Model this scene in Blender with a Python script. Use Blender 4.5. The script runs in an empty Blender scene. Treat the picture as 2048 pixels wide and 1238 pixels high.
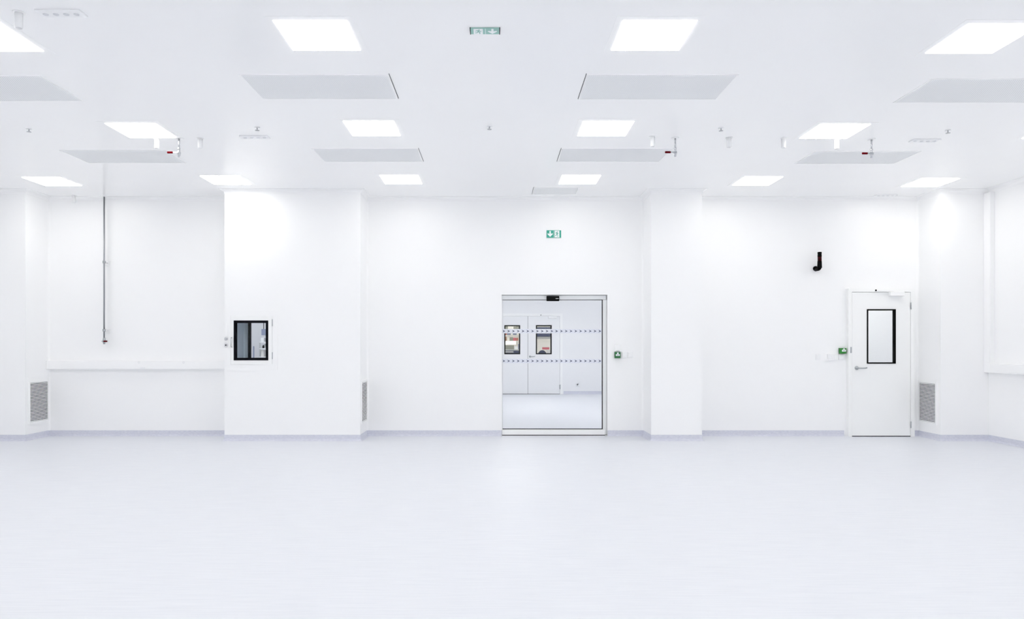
import bpy, bmesh, math, random
from mathutils import Vector, Matrix
random.seed(4)
S = bpy.context.scene
COL = S.collection
F, CX, CY, CAM_Z = 1430.0, 990.0, 690.0, 1.273      # focal length and vanishing point in pixels of the 2048 x 1238 frame
CEIL = 3.343
def X(px, d): return (px - CX) * d / F
def Z(py, d): return CAM_Z - (py - CY) * d / F

# ------------------------------------------------------------------ materials
def mat(name, col, rough=.5, metal=0.0, spec=.5, vary=.03, emit=None, es=0.0, scale=9.0):
    m = bpy.data.materials.new(name); m.use_nodes = True
    nt = m.node_tree; b = nt.nodes['Principled BSDF']
    b.inputs['Base Color'].default_value = (*col, 1)
    b.inputs['Metallic'].default_value = metal
    b.inputs['Specular IOR Level'].default_value = spec
    tc = nt.nodes.new('ShaderNodeTexCoord'); n = nt.nodes.new('ShaderNodeTexNoise')
    n.inputs['Scale'].default_value = scale; n.inputs['Detail'].default_value = 3
    nt.links.new(tc.outputs['Object'], n.inputs['Vector'])
    mr = nt.nodes.new('ShaderNodeMapRange')
    mr.inputs['To Min'].default_value = max(.02, rough - vary); mr.inputs['To Max'].default_value = min(1, rough + vary)
    nt.links.new(n.outputs['Fac'], mr.inputs['Value']); nt.links.new(mr.outputs['Result'], b.inputs['Roughness'])
    if emit:
        b.inputs['Emission Color'].default_value = (*emit, 1); b.inputs['Emission Strength'].default_value = es
    return m

M = {}
WALL = (.912, .913, .915)
M['wall'] = mat('coated_wall_panel', WALL, .34, vary=.04, scale=1.5)
M['ceiling'] = mat('coated_ceiling_panel', (.94, .94, .94), .20, vary=.03, scale=1.5)
M['white'] = mat('white_powder_coat', (.905, .906, .908), .38)
M['door'] = mat('white_door_laminate', (.90, .905, .90), .36)
M['plastic'] = mat('white_plastic', (.89, .893, .90), .4)
M['alu'] = mat('satin_aluminium', (.82, .835, .84), .4, metal=.15)
M['steel'] = mat('brushed_steel', (.42, .44, .46), .3, metal=1.0)
M['pipe_steel'] = mat('dull_steel_pipe', (.36, .37, .39), .42, metal=.9)
M['chrome'] = mat('polished_steel', (.62, .63, .65), .16, metal=1.0)
M['black'] = mat('black_plastic', (.003, .003, .003), .6, spec=.06)
M['black_gloss'] = mat('black_gloss_glass', (.003, .003, .003), .3, spec=.12)
M['gasket'] = mat('black_rubber_gasket', (.004, .004, .007), .7, spec=.08)
M['gap'] = mat('shadow_gap', (.03, .031, .035), .8, spec=.1)
M['red'] = mat('red_vinyl_grip', (.10, .001, .004), .7, spec=.03)
M['red_lens'] = mat('dark_red_lens', (.03, .001, .002), .5, spec=.08)
M['green_box'] = mat('green_call_point_plastic', (.01, .22, .015), .4)
M['green_box2'] = mat('deep_green_call_point_plastic', (.02, .17, .05), .4)
M['green_dark'] = mat('dark_green_plastic', (.008, .10, .012), .4)
M['label'] = mat('white_printed_label', (.85, .87, .88), .45)
M['ink'] = mat('grey_print', (.30, .33, .42), .6)
M['sign_green'] = mat('green_sign_film', (.03, .37, .27), .4)
M['sign_teal'] = mat('pale_teal_sign_film', (.30, .54, .48), .4)
M['sign_white'] = mat('white_sign_print', (.88, .91, .91), .45)
M['chevron'] = mat('slate_chevron_film', (.055, .07, .13), .5)
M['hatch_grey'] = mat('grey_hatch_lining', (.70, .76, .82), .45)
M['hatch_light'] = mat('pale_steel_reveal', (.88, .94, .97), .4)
M['navy'] = mat('navy_blue_panel', (.03, .045, .11), .5)
M['navy_fabric'] = mat('navy_fabric', (.02, .03, .075), .85)
M['grey'] = mat('mid_grey_paint', (.46, .47, .48), .5)
M['blue_grey'] = mat('blue_grey_housing', (.22, .25, .36), .45)
M['cream'] = mat('cream_paint', (.84, .82, .78), .6)
M['pink'] = mat('dusty_red_card', (.55, .12, .16), .6)
M['brown'] = mat('brown_cardboard', (.36, .20, .13), .8)
M['brick'] = mat('terracotta_card', (.48, .19, .14), .8)
M['olive'] = mat('olive_grey_housing', (.26, .27, .23), .6)
M['grey_room'] = mat('light_grey_wall_paint', (.62, .62, .65), .6)

def emit_mat(name, col, st):
    m = bpy.data.materials.new(name); m.use_nodes = True
    nt = m.node_tree; nt.nodes.clear()
    o = nt.nodes.new('ShaderNodeOutputMaterial'); e = nt.nodes.new('ShaderNodeEmission')
    tc = nt.nodes.new('ShaderNodeTexCoord'); w = nt.nodes.new('ShaderNodeTexNoise'); w.inputs['Scale'].default_value = 3
    mr = nt.nodes.new('ShaderNodeMapRange'); mr.inputs['To Min'].default_value = st * .96; mr.inputs['To Max'].default_value = st * 1.04
    nt.links.new(tc.outputs['Object'], w.inputs['Vector']); nt.links.new(w.outputs['Fac'], mr.inputs['Value'])
    nt.links.new(mr.outputs['Result'], e.inputs['Strength'])
    e.inputs['Color'].default_value = (*col, 1)
    nt.links.new(e.outputs[0], o.inputs[0])
    return m
LAMP = 9.0
M['lamp'] = emit_mat('opal_lamp_diffuser', (1.0, .978, .922), LAMP * 1.20)
M['lamp_back'] = emit_mat('added_lobby_light', (.985, .985, .975), LAMP * 2.17)
M['lamp_passage'] = emit_mat('added_passage_light', (1.0, .98, .97), LAMP * 3.15)
M['lamp_warm'] = emit_mat('added_workshop_light', (1.0, .97, .92), LAMP * 4.5)
M['tube_glow'] = emit_mat('tube_lamp_glow', (1.0, .97, .92), 1.6)
M['lamp_hatch'] = emit_mat('added_hatch_room_light', (1.0, .98, .97), LAMP * 6.6)

def floor_mat():
    m = mat('streaked_vinyl_floor', (.7, .72, .76), .42); nt = m.node_tree; b = nt.nodes['Principled BSDF']
    tc = nt.nodes.new('ShaderNodeTexCoord'); mp = nt.nodes.new('ShaderNodeMapping'); mp.inputs['Scale'].default_value = (1.6, 34, 1)
    n = nt.nodes.new('ShaderNodeTexNoise'); n.inputs['Scale'].default_value = 2.2; n.inputs['Detail'].default_value = 6
    nt.links.new(tc.outputs['Object'], mp.inputs['Vector']); nt.links.new(mp.outputs['Vector'], n.inputs['Vector'])
    r = nt.nodes.new('ShaderNodeValToRGB')
    r.color_ramp.elements[0].position = .30; r.color_ramp.elements[0].color = (.68, .698, .745, 1)
    r.color_ramp.elements[1].position = .70; r.color_ramp.elements[1].color = (.735, .75, .79, 1)
    nt.links.new(n.outputs['Fac'], r.inputs['Fac']); nt.links.new(r.outputs['Color'], b.inputs['Base Color'])
    return m
M['floor'] = floor_mat()

def skirting_mat():
    m = mat('blue_grey_vinyl_skirting', (.5, .52, .62), .45); nt = m.node_tree; b = nt.nodes['Principled BSDF']
    tc = nt.nodes.new('ShaderNodeTexCoord'); mp = nt.nodes.new('ShaderNodeMapping'); mp.inputs['Scale'].default_value = (14, 14, 60)
    n = nt.nodes.new('ShaderNodeTexNoise'); n.inputs['Scale'].default_value = 2.0; n.inputs['Detail'].default_value = 5
    nt.links.new(tc.outputs['Object'], mp.inputs['Vector']); nt.links.new(mp.outputs['Vector'], n.inputs['Vector'])
    r = nt.nodes.new('ShaderNodeValToRGB')
    r.color_ramp.elements[0].position = .3; r.color_ramp.elements[0].color = (.58, .592, .68, 1)
    r.color_ramp.elements[1].position = .7; r.color_ramp.elements[1].color = (.70, .71, .775, 1)
    nt.links.new(n.outputs['Fac'], r.inputs['Fac']); nt.links.new(r.outputs['Color'], b.inputs['Base Color'])
    return m
M['skirting'] = skirting_mat()

def perforated_mat():
    m = mat('perforated_white_sheet', (.8, .81, .83), .5, spec=.2); nt = m.node_tree; b = nt.nodes['Principled BSDF']
    tc = nt.nodes.new('ShaderNodeTexCoord')
    def grid(off):
        mp = nt.nodes.new('ShaderNodeMapping'); mp.inputs['Scale'].default_value = (1/.016, 1/.016, 0); mp.inputs['Location'].default_value = (off, off, 0)
        nt.links.new(tc.outputs['Object'], mp.inputs['Vector'])
        fr = nt.nodes.new('ShaderNodeVectorMath'); fr.operation = 'FRACTION'; nt.links.new(mp.outputs['Vector'], fr.inputs[0])
        ds = nt.nodes.new('ShaderNodeVectorMath'); ds.operation = 'DISTANCE'; ds.inputs[1].default_value = (.5, .5, 0)
        nt.links.new(fr.outputs['Vector'], ds.inputs[0])
        lt = nt.nodes.new('ShaderNodeMath'); lt.operation = 'LESS_THAN'; lt.inputs[1].default_value = .235
        nt.links.new(ds.outputs['Value'], lt.inputs[0]); return lt
    a, c = grid(0), grid(.5)
    mx = nt.nodes.new('ShaderNodeMath'); mx.operation = 'MAXIMUM'
    nt.links.new(a.outputs[0], mx.inputs[0]); nt.links.new(c.outputs[0], mx.inputs[1])
    mi = nt.nodes.new('ShaderNodeMix'); mi.data_type = 'RGBA'
    mi.inputs['A'].default_value = (.88, .89, .895, 1); mi.inputs['B'].default_value = (.66, .672, .68, 1)
    nt.links.new(mx.outputs[0], mi.inputs['Factor']); nt.links.new(mi.outputs['Result'], b.inputs['Base Color'])
    return m
M['perforated'] = perforated_mat()

def glass_mat(name, tint, gloss=.5):
    m = bpy.data.materials.new(name); m.use_nodes = True; nt = m.node_tree; nt.nodes.clear()
    o = nt.nodes.new('ShaderNodeOutputMaterial'); t = nt.nodes.new('ShaderNodeBsdfTransparent'); g = nt.nodes.new('ShaderNodeBsdfGlossy')
    t.inputs['Color'].default_value = (*tint, 1); g.inputs['Roughness'].default_value = .02
    f = nt.nodes.new('ShaderNodeFresnel'); f.inputs['IOR'].default_value = 1.45
    k = nt.nodes.new('ShaderNodeMath'); k.operation = 'MULTIPLY'; k.inputs[1].default_value = gloss
    mx = nt.nodes.new('ShaderNodeMixShader')
    nt.links.new(f.outputs[0], k.inputs[0]); nt.links.new(k.outputs[0], mx.inputs[0])
    nt.links.new(t.outputs[0], mx.inputs[1]); nt.links.new(g.outputs[0], mx.inputs[2]); nt.links.new(mx.outputs[0], o.inputs[0])
    return m
M['glass'] = glass_mat('clear_door_glass', (.985, .985, .98))
M['pane'] = glass_mat('clear_window_glass', (.95, .965, .97), .35)

def band_mat():
    m = bpy.data.materials.new('frosted_marking_film'); m.use_nodes = True; nt = m.node_tree; b = nt.nodes['Principled BSDF']
    o = nt.nodes['Material Output']; t = nt.nodes.new('ShaderNodeBsdfTransparent'); mx = nt.nodes.new('ShaderNodeMixShader')
    b.inputs['Base Color'].default_value = (.86, .88, .94, 1); b.inputs['Roughness'].default_value = .5
    n = nt.nodes.new('ShaderNodeTexNoise'); n.inputs['Scale'].default_value = 20
    mr = nt.nodes.new('ShaderNodeMapRange'); mr.inputs['To Min'].default_value = .80; mr.inputs['To Max'].default_value = .90
    nt.links.new(n.outputs['Fac'], mr.inputs['Value']); nt.links.new(mr.outputs['Result'], mx.inputs[0])
    nt.links.new(t.outputs[0], mx.inputs[1]); nt.links.new(b.outputs[0], mx.inputs[2]); nt.links.new(mx.outputs[0], o.inputs[0])
    return m
M['band'] = band_mat()

# ------------------------------------------------------------------ mesh helpers (all in world coordinates)
class MB:
    def __init__(self): self.bm = bmesh.new()
    def box(self, x0, x1, y0, y1, z0, z1, bev=0.0, seg=2):
        t = bmesh.new(); bmesh.ops.create_cube(t, size=1)
        for v in t.verts: v.co = Vector(((x0+x1)/2 + v.co.x*abs(x1-x0), (y0+y1)/2 + v.co.y*abs(y1-y0), (z0+z1)/2 + v.co.z*abs(z1-z0)))
        if bev > 0: bmesh.ops.bevel(t, geom=t.edges[:], offset=min(bev, .45*min(abs(x1-x0), abs(y1-y0), abs(z1-z0))), segments=seg, affect='EDGES', profile=.5)
        self._add(t); return self
    def lathe(self, base, axis, prof, n=20):
        """prof: (distance along the axis, radius) pairs from base."""
        a = Vector(axis).normalized(); q = Vector((0, 0, 1)).rotation_difference(a).to_matrix()
        t = bmesh.new(); rings = []
        for h, r in prof:
            rings.append([t.verts.new(Vector(base) + q @ Vector((r*math.cos(2*math.pi*i/n), r*math.sin(2*math.pi*i/n), h))) for i in range(n)])
        for A, B in zip(rings, rings[1:]):
            for i in range(n):
                f = t.faces.new((A[i], A[(i+1) % n], B[(i+1) % n], B[i])); f.smooth = True
        t.faces.new(list(reversed(rings[0]))); t.faces.new(rings[-1])
        self._add(t); return self
    def tube(self, pts, r, n=12):
        pts = [Vector(p) for p in pts]; t = bmesh.new(); rings = []
        for i, p in enumerate(pts):
            d = (pts[min(i+1, len(pts)-1)] - pts[max(i-1, 0)]).normalized()
            u = d.cross(Vector((0, 0, 1)) if abs(d.z) < .9 else Vector((1, 0, 0))).normalized(); w = d.cross(u)
            rings.append([t.verts.new(p + r*(math.cos(2*math.pi*k/n)*u + math.sin(2*math.pi*k/n)*w)) for k in range(n)])
        for A, B in zip(rings, rings[1:]):
            for k in range(n):
                f = t.faces.new((A[k], A[(k+1) % n], B[(k+1) % n], B[k])); f.smooth = True
        t.faces.new(list(reversed(rings[0]))); t.faces.new(rings[-1]); self._add(t); return self
    def prism(self, poly, axis, a, b):
        """poly: 2-D outline; axis 'y': (x, z) between y=a and y=b; 'z': (x, y); 'x': (y, z)."""
        t = bmesh.new()
        def P(u, v, w): return {'y': (u, w, v), 'z': (u, v, w), 'x': (w, u, v)}[axis]
        A = [t.verts.new(P(u, v, a)) for u, v in poly]; B = [t.verts.new(P(u, v, b)) for u, v in poly]
        n = len(poly); t.faces.new(A); t.faces.new(list(reversed(B)))
        for i in range(n): t.faces.new((A[i], B[i], B[(i+1) % n], A[(i+1) % n]))
        self._add(t); return self
    def frame(self, x0, x1, z0, z1, w, y0, y1, wr=None, wt=None, wb=None):
        """a rectangular frame in the x-z plane, one connected ring of outer size x0..x1, z0..z1."""
        wr = w if wr is None else wr; wt = w if wt is None else wt; wb = w if wb is None else wb
        return self.holed([x0, x0+w, x1-wr, x1], [z0, z0+wb, z1-wt, z1], y0, y1, lambda i, j: i == 1 and j == 1)
    def holed(self, us, vs, a, b, hole, plane='xz'):
        """a slab on the grid us x vs with the cells hole(i, j) left open, between depth a and b; shared vertices throughout."""
        t = bmesh.new(); V = {}
        def vert(i, j, k):
            if (i, j, k) not in V:
                u, v, w = us[i], vs[j], (a, b)[k]
                V[i, j, k] = t.verts.new((u, w, v) if plane == 'xz' else ((u, v, w) if plane == 'xy' else (w, u, v)))
            return V[i, j, k]
        solid = lambda i, j: 0 <= i < len(us)-1 and 0 <= j < len(vs)-1 and not hole(i, j)
        for i in range(len(us)-1):
            for j in range(len(vs)-1):
                if not solid(i, j): continue
                for k in (0, 1): t.faces.new([vert(i, j, k), vert(i+1, j, k), vert(i+1, j+1, k), vert(i, j+1, k)])
                for di, dj, e in ((-1, 0, ((i, j), (i, j+1))), (1, 0, ((i+1, j), (i+1, j+1))), (0, -1, ((i, j), (i+1, j))), (0, 1, ((i, j+1), (i+1, j+1)))):
                    if not solid(i+di, j+dj):
                        (p, q), (r, s) = e; t.faces.new([vert(p, q, 0), vert(r, s, 0), vert(r, s, 1), vert(p, q, 1)])
        bmesh.ops.recalc_face_normals(t, faces=t.faces[:]); self._add(t); return self
    def sweep(self, prof, path, smooth=True):
        """prof: (offset into the room, z); the room lies to the right of the path's direction."""
        t = bmesh.new(); n = len(path); rows = []
        for i, p in enumerate(path):
            p = Vector(p); nr = []
            for q0, q1 in ((i-1, i), (i, i+1)):
                if q0 >= 0 and q1 < n:
                    d = (Vector(path[q1]) - Vector(path[q0])).normalized(); nr.append(Vector((d.y, -d.x)))
            m = nr[0] if len(nr) == 1 else (nr[0] + nr[1]) / (1 + nr[0].dot(nr[1]))
            rows.append([t.verts.new((p.x + m.x*o, p.y + m.y*o, z)) for o, z in prof])
        k = len(prof)
        for A, B in zip(rows, rows[1:]):
            for j in range(k): t.faces.new((A[j], B[j], B[(j+1) % k], A[(j+1) % k]))
        t.faces.new(rows[0]); t.faces.new(list(reversed(rows[-1])))
        bmesh.ops.recalc_face_normals(t, faces=t.faces[:]); self._add(t); return self
    def _add(self, t):
        me = bpy.data.meshes.new('t'); bmesh.ops.recalc_face_normals(t, faces=t.faces[:]); t.to_mesh(me); t.free(); self.bm.from_mesh(me); bpy.data.meshes.remove(me)
    def build(self, name, m, parent=None, loc=(0, 0, 0)):
        base = Vector(loc) if parent is None else Vector(parent.get('_w', (0, 0, 0)))
        me = bpy.data.meshes.new(name)
        for v in self.bm.verts: v.co -= base
        self.bm.to_mesh(me); self.bm.free(); me.materials.append(M[m])
        o = bpy.data.objects.new(name, me); COL.objects.link(o)
        if parent is None: o.location = base
        else: o.parent = parent
        o['_w'] = tuple(base)
        return o

def tag(o, label=None, cat=None, group=None, kind=None):
    if label: o['label'] = label
    if cat: o['category'] = cat
    if group: o['group'] = group
    if kind: o['kind'] = kind
    return o
def thing(name, loc, label, cat, group=None, kind=None):
    o = bpy.data.objects.new(name, None); COL.objects.link(o); o.location = loc; o['_w'] = tuple(loc); o.empty_display_size = .1
    return tag(o, label, cat, group, kind)
def dup(root, loc, label=None, group=None):
    r = root.copy(); COL.objects.link(r); r.location = loc; r['_w'] = tuple(loc)
    if label: r['label'] = label
    if group: r['group'] = group
    for ch in [c for c in bpy.data.objects if c.parent == root]:
        c = ch.copy(); COL.objects.link(c); c.parent = r
        for g in [k for k in bpy.data.objects if k.parent == ch]:
            d = g.copy(); COL.objects.link(d); d.parent = c
    return r
def struct(name, mb, m, label, cat): return tag(mb.build(name, m), label, cat, None, 'structure')

# ------------------------------------------------------------------ room shell
XL, XR, YB, YF = -7.0, 6.557, 10.0, -2.6
PIER1, PIER2, YP = (-3.594, -1.790), (2.075, 2.750), 9.5
NL, NR = -6.24, 5.92                                   # the returns of the two corner blocks
SD = (.094, 1.572, 1.976)                              # sliding door opening
D2 = (4.930, 5.800, 2.035)                             # hinged door opening
HX0, HX1, HZ0, HZ1 = X(463, YP), X(544.5, YP), Z(728.5, YP), Z(632, YP)

struct('floor', MB().box(XL-.2, XR+.9, YF, 27, -.1, 0), 'floor', 'pale blue white vinyl floor with fine cross streaks', 'floor')
struct('ceiling', MB().box(XL-.2, XR+.2, YF-.2, YB+.2, CEIL, CEIL+.1), 'ceiling', 'flat glossy white panel ceiling over the whole room', 'ceiling')
us = sorted([XL-.2, -3.575, -2.86, SD[0], SD[1], D2[0], D2[1], XR+.2]); vs = sorted([0, HZ0-.04, HZ1+.04, SD[2], D2[2], CEIL])
def open_back(i, j):
    x, z = (us[i]+us[i+1])/2, (vs[j]+vs[j+1])/2
    return (-3.575 < x < -2.86 and HZ0-.04 < z < HZ1+.04) or (SD[0] < x < SD[1] and z < SD[2]) or (D2[0] < x < D2[1] and z < D2[2])
struct('wall_back', MB().holed(us, vs, YB, YB+.2, open_back), 'wall', 'white back wall with the glass sliding door and the single door', 'wall')
struct('wall_left', MB().box(XL-.2, XL, YF, YB, 0, CEIL), 'wall', 'white side wall on the left, just beyond the frame', 'wall')
struct('wall_right', MB().box(XR, XR+.2, YF, YB, 0, CEIL), 'wall', 'white side wall at the right edge below and above the cable trunking', 'wall')
struct('wall_front', MB().box(XL-.2, XR+.2, YF-.2, YF, 0, CEIL), 'wall', 'white wall behind the camera', 'wall')
struct('wall_corner_left', MB().box(XL, NL, YP, YB, 0, CEIL), 'wall', 'white boxed out corner at the far left with a tall return grille', 'wall')
struct('wall_corner_right', MB().box(NR, XR, YP, YB, 0, CEIL), 'wall', 'white boxed out corner right of the single door', 'wall')
us1 = [PIER1[0], HX0+.03, HX1-.03, PIER1[1]]; vs1 = [0, HZ0+.03, HZ1-.03, CEIL]
struct('wall_pier_left', MB().holed(us1, vs1, YP, YB, lambda i, j: i == 1 and j == 1), 'wall', 'wide white wall pier holding the dark glazed hatch', 'wall pier')
struct('wall_pier_right', MB().box(PIER2[0], PIER2[1], YP, YB, 0, CEIL), 'wall', 'narrow plain white wall pier right of the sliding door', 'wall pier')

def skirt_prof():
    p = [(0, 0), (0, .080), (.004, .080), (.0045, .045)]
    for k in range(1, 6):
        a = math.pi/2 * k/5; p.append((.0045 + .03*(1-math.cos(a)), .032 - .0315*math.sin(a)))
    p.append((.035, 0)); return p
run1 = [(XL, YF), (XL, YP), (NL, YP), (NL, YB), (PIER1[0], YB), (PIER1[0], YP), (PIER1[1], YP), (PIER1[1], YB), (SD[0]-.002, YB)]
run2 = [(SD[1]+.002, YB), (PIER2[0], YB), (PIER2[0], YP), (PIER2[1], YP), (PIER2[1], YB), (D2[0]-.05, YB)]
run3 = [(D2[1]+.055, YB), (NR, YB), (NR, YP), (XR, YP), (XR, YF)]
for nm, r, lb in (('baseboard_left', run1, 'blue grey vinyl skirting left of the sliding door'), ('baseboard_middle', run2, 'blue grey vinyl skirting between the sliding door and the single door'), ('baseboard_right', run3, 'blue grey vinyl skirting right of the single door')):
    o = struct(nm, MB().sweep(skirt_prof(), r), 'skirting', lb, 'skirting')
R = .055
cove = [(0, CEIL), (0, CEIL-R-.004), (.004, CEIL-R-.004)] + [(.004 + R*(1-math.cos(math.pi/2*k/6)), CEIL-.004-R*(1-math.sin(math.pi/2*k/6))) for k in range(7)] + [(R+.006, CEIL)]
full = [(XL, YF), (XL, YP), (NL, YP), (NL, YB), (PIER1[0], YB), (PIER1[0], YP), (PIER1[1], YP), (PIER1[1], YB), (PIER2[0], YB), (PIER2[0], YP), (PIER2[1], YP), (PIER2[1], YB), (NR, YB), (NR, YP), (XR, YP), (XR, YF)]
struct('trim_1', MB().sweep(cove, full), 'wall', 'slim white coving where the walls meet the ceiling', 'coving')
def corner(x, y, sx, sy, r=.028):
    poly = [(x, y)] + [(x + sx*(r - r*math.sin(math.pi/2*k/6)), y + sy*(r - r*math.cos(math.pi/2*k/6))) for k in range(7)]
    return MB().prism(poly, 'z', .08, CEIL-.06)
for i, (x, y, sx, sy, lb) in enumerate(((NL, YB, 1, -1, 'left corner block and the recessed wall'), (PIER1[0], YB, -1, -1, 'recessed wall and the left side of the wide pier'), (PIER1[1], YB, 1, -1, 'right side of the wide pier and the back wall'),
                                    (PIER2[0], YB, -1, -1, 'back wall and the left side of the narrow pier'), (PIER2[1], YB, 1, -1, 'right side of the narrow pier and the back wall'), (NR, YB, -1, -1, 'back wall and the right corner block'))):
    struct('trim_%d' % (i+2), corner(x, y, sx, sy), 'wall', 'upright white cove strip between the ' + lb, 'corner trim')

# rooms behind the back wall
def shell(x0, x1, y0, y1, z1, back=True):
    b = MB()
    b.box(x0-.1, x0, y0, y1, 0, z1).box(x1, x1+.1, y0, y1, 0, z1)
    if back: b.box(x0-.1, x1+.1, y1, y1+.1, 0, z1)
    return b
Y3 = 18.5
D3 = (X(1002, Y3) - .06, X(1120.3, Y3) + .02, Z(631, Y3))
M['vest'] = mat('vestibule_wall_panel', (.85, .855, .865), .4)
struct('wall_vestibule', MB().box(-1.1, -1.0, YB+.2, Y3, 0, 2.9).box(4.2, 4.3, YB+.2, Y3, 0, 2.9), 'vest', 'side walls of the lobby beyond the glass sliding door', 'wall')
struct('ceiling_vestibule', MB().box(-1.1, 4.3, YB+.2, Y3+.2, 2.9, 3.0), 'ceiling', 'ceiling of the lobby beyond the glass sliding door', 'ceiling')
struct('wall_vestibule_back', MB().holed([-1.1, D3[0]-.84+.03, D3[1], 4.3], [0, D3[2], 2.9], Y3, Y3+.2, lambda i, j: i == 1 and j == 0), 'vest', 'far wall of the lobby seen through the glass sliding door', 'wall')
struct('baseboard_vestibule', MB().sweep(skirt_prof(), [(D3[1]+.07, Y3), (4.2, Y3)]), 'skirting', 'blue grey skirting on the far lobby wall seen through the sliding door', 'skirting')
struct('wall_corridor', shell(4.45, 7.3, YB+.2, 12.2, 2.9), 'wall', 'white wall seen through the window of the single door', 'wall')
struct('ceiling_corridor', MB().box(4.35, 7.4, YB+.2, 12.3, 2.9, 3.0), 'ceiling', 'ceiling of the passage behind the single door', 'ceiling')
struct('wall_hatch_room', shell(-7.2, -1.5, YB+.2, 13.0, 2.9), 'grey_room', 'light grey wall seen through the dark glazed hatch', 'wall')
struct('ceiling_hatch_room', MB().box(-7.3, -1.4, YB+.2, 13.1, 2.9, 3.0), 'ceiling', 'ceiling of the room behind the dark glazed hatch', 'ceiling')
struct('wall_workshop', shell(-1.4, 4.0, Y3+.2, 26.0, 3.2), 'cream', 'bright wall of the workshop seen through the lobby door windows', 'wall')
struct('ceiling_workshop', MB().box(-1.5, 4.1, Y3+.2, 26.1, 3.2, 3.3), 'ceiling', 'ceiling of the workshop beyond the lobby doors', 'ceiling')

# ------------------------------------------------------------------ ceiling lights
def make_lamp(loc, label, emit='lamp'):
    x, y, z = loc
    t = thing('ceiling_light', loc, label, 'ceiling light', 'square ceiling panel lights')
    MB().holed([x-.285, x-.237, x+.237, x+.285], [y-.285, y-.232, y+.232, y+.285], z-.0015, z, lambda i, j: i == 1 and j == 1, 'xy').build('frame', 'ceiling', t)
    MB().box(x-.236, x+.236, y-.231, y+.231, z-.005, z-.001, .001).build('diffuser', emit, t)
    return t
lamps = [
 (-5.60, 9.05, 'bright square ceiling light above the far left corner, beside the left corner block'),
 (-3.375, 8.98, 'bright square ceiling light just in front of the wide pier with the hatch'),
 (-1.172, 8.945, 'bright square ceiling light in the back row, left of the small perforated vent'),
 (1.055, 8.95, 'bright square ceiling light overlapping the small perforated vent above the sliding door'),
 (3.305, 9.02, 'bright square ceiling light in the back row between the narrow pier and the black beacon'),
 (5.54, 9.11, 'bright square ceiling light in the back row above the single door'),
 (-3.405, 6.90, 'bright square ceiling light in the middle row touching the valve and white stub at left'),
 (-1.17, 6.835, 'bright square ceiling light in the middle row, left of the ceiling sprinkler at centre'),
 (1.052, 6.84, 'bright square ceiling light in the middle row, right of the ceiling sprinkler at centre'),
 (3.283, 6.925, 'bright square ceiling light in the middle row above the valve on the right'),
 (5.51, 6.93, 'sliver of a square ceiling light in the middle row cut by the right edge'),
 (-3.41, 4.80, 'square ceiling light in the front row cut by the left edge'),
 (-1.18, 4.785, 'large bright square ceiling light in the front row left of the green ceiling sign'),
 (1.053, 4.785, 'large bright square ceiling light in the front row right of the green ceiling sign'),
 (3.285, 4.835, 'large bright square ceiling light in the front row at the upper right corner'),
]
lamp0 = None
for x, y, lb in lamps:
    if lamp0 is None: lamp0 = make_lamp((x, y, CEIL), lb)
    else: dup(lamp0, (x, y, CEIL), lb)
for y in (6.88, 4.8, 2.72, .64, -1.44):
    for x in (-5.60, -3.39, -1.175, 1.053, 3.29, 5.52):
        if y > 6 and x > -5 or (4 < y < 6 and -5 < x < 5): continue
        dup(lamp0, (x, y, CEIL), 'square ceiling light of the same grid, outside the picture', 'ceiling lights outside the picture')
vl = None
for x, y in ((.4, 12.4), (2.6, 12.4), (.4, 14.4), (2.6, 14.4), (.4, 16.4), (2.6, 16.4)):
    vl = make_lamp((x, y, 2.9), 'unseen square light panel added to light the lobby beyond the sliding door', 'lamp_back') if vl is None else dup(vl, (x, y, 2.9))  # panels out of view, added so the lobby is lit
    vl['group'] = 'hidden lobby ceiling lights'
cl = make_lamp((5.9, 11.2, 2.9), 'unseen square light panel added to light the passage behind the single door', 'lamp_passage'); cl['group'] = 'hidden passage ceiling light'  # unseen, added to brighten the passage behind the door window
hl = make_lamp((-4.4, 11.6, 2.9), 'unseen square light panel added to light the room behind the hatch', 'lamp_hatch'); hl['group'] = 'hidden hatch room ceiling light'  # added out of sight to light what shows through the hatch
wl = None
for x, y in ((.2, 20.2), (1.6, 20.2), (.2, 22.8), (1.6, 22.8)):
    wl = make_lamp((x, y, 3.2), 'unseen square light panel added to light the workshop beyond the lobby doors', 'lamp_warm') if wl is None else dup(wl, (x, y, 3.2))  # unseen panels added to light the workshop
    wl['group'] = 'hidden workshop ceiling lights'

# ------------------------------------------------------------------ perforated ceiling diffusers
def diffuser(x0, x1, y0, y1, label, gap=0):
    t = thing('ceiling_vent', ((x0+x1)/2, (y0+y1)/2, CEIL), label, 'ceiling vent', 'perforated ceiling vents')
    MB().holed([x0-.014, x0, x1, x1+.014], [y0-.014, y0, y1, y1+.014], CEIL-.005, CEIL, lambda i, j: i == 1 and j == 1, 'xy').build('frame', 'ceiling', t)
    MB().box(x0, x1, y0, y1, CEIL-.0035, CEIL).build('perforated_plate', 'perforated', t)
    if gap:
        xe = x0-.019 if gap < 0 else x1+.019
        MB().box(xe-.002, xe+.002, y0-.03, y1, CEIL-.002, CEIL).build('hinge_gap', 'gap', t)
    return t
diffuser(-1.945, -.828, 5.48, 6.00, 'large perforated ceiling vent left of centre, nearer the camera than the other', 1)
diffuser(.716, 1.852, 5.48, 6.01, 'large perforated ceiling vent right of centre, in the front row', -1)
diffuser(-1.92, -.824, 7.54, 8.06, 'perforated ceiling vent in the second row, left of centre', 1)
diffuser(.715, 1.852, 7.54, 8.06, 'perforated ceiling vent in the second row with a red valve handle at its right end', -1)
diffuser(-4.61, -3.52, 7.60, 8.11, 'perforated ceiling vent at left, below the light with the white stub')
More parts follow.
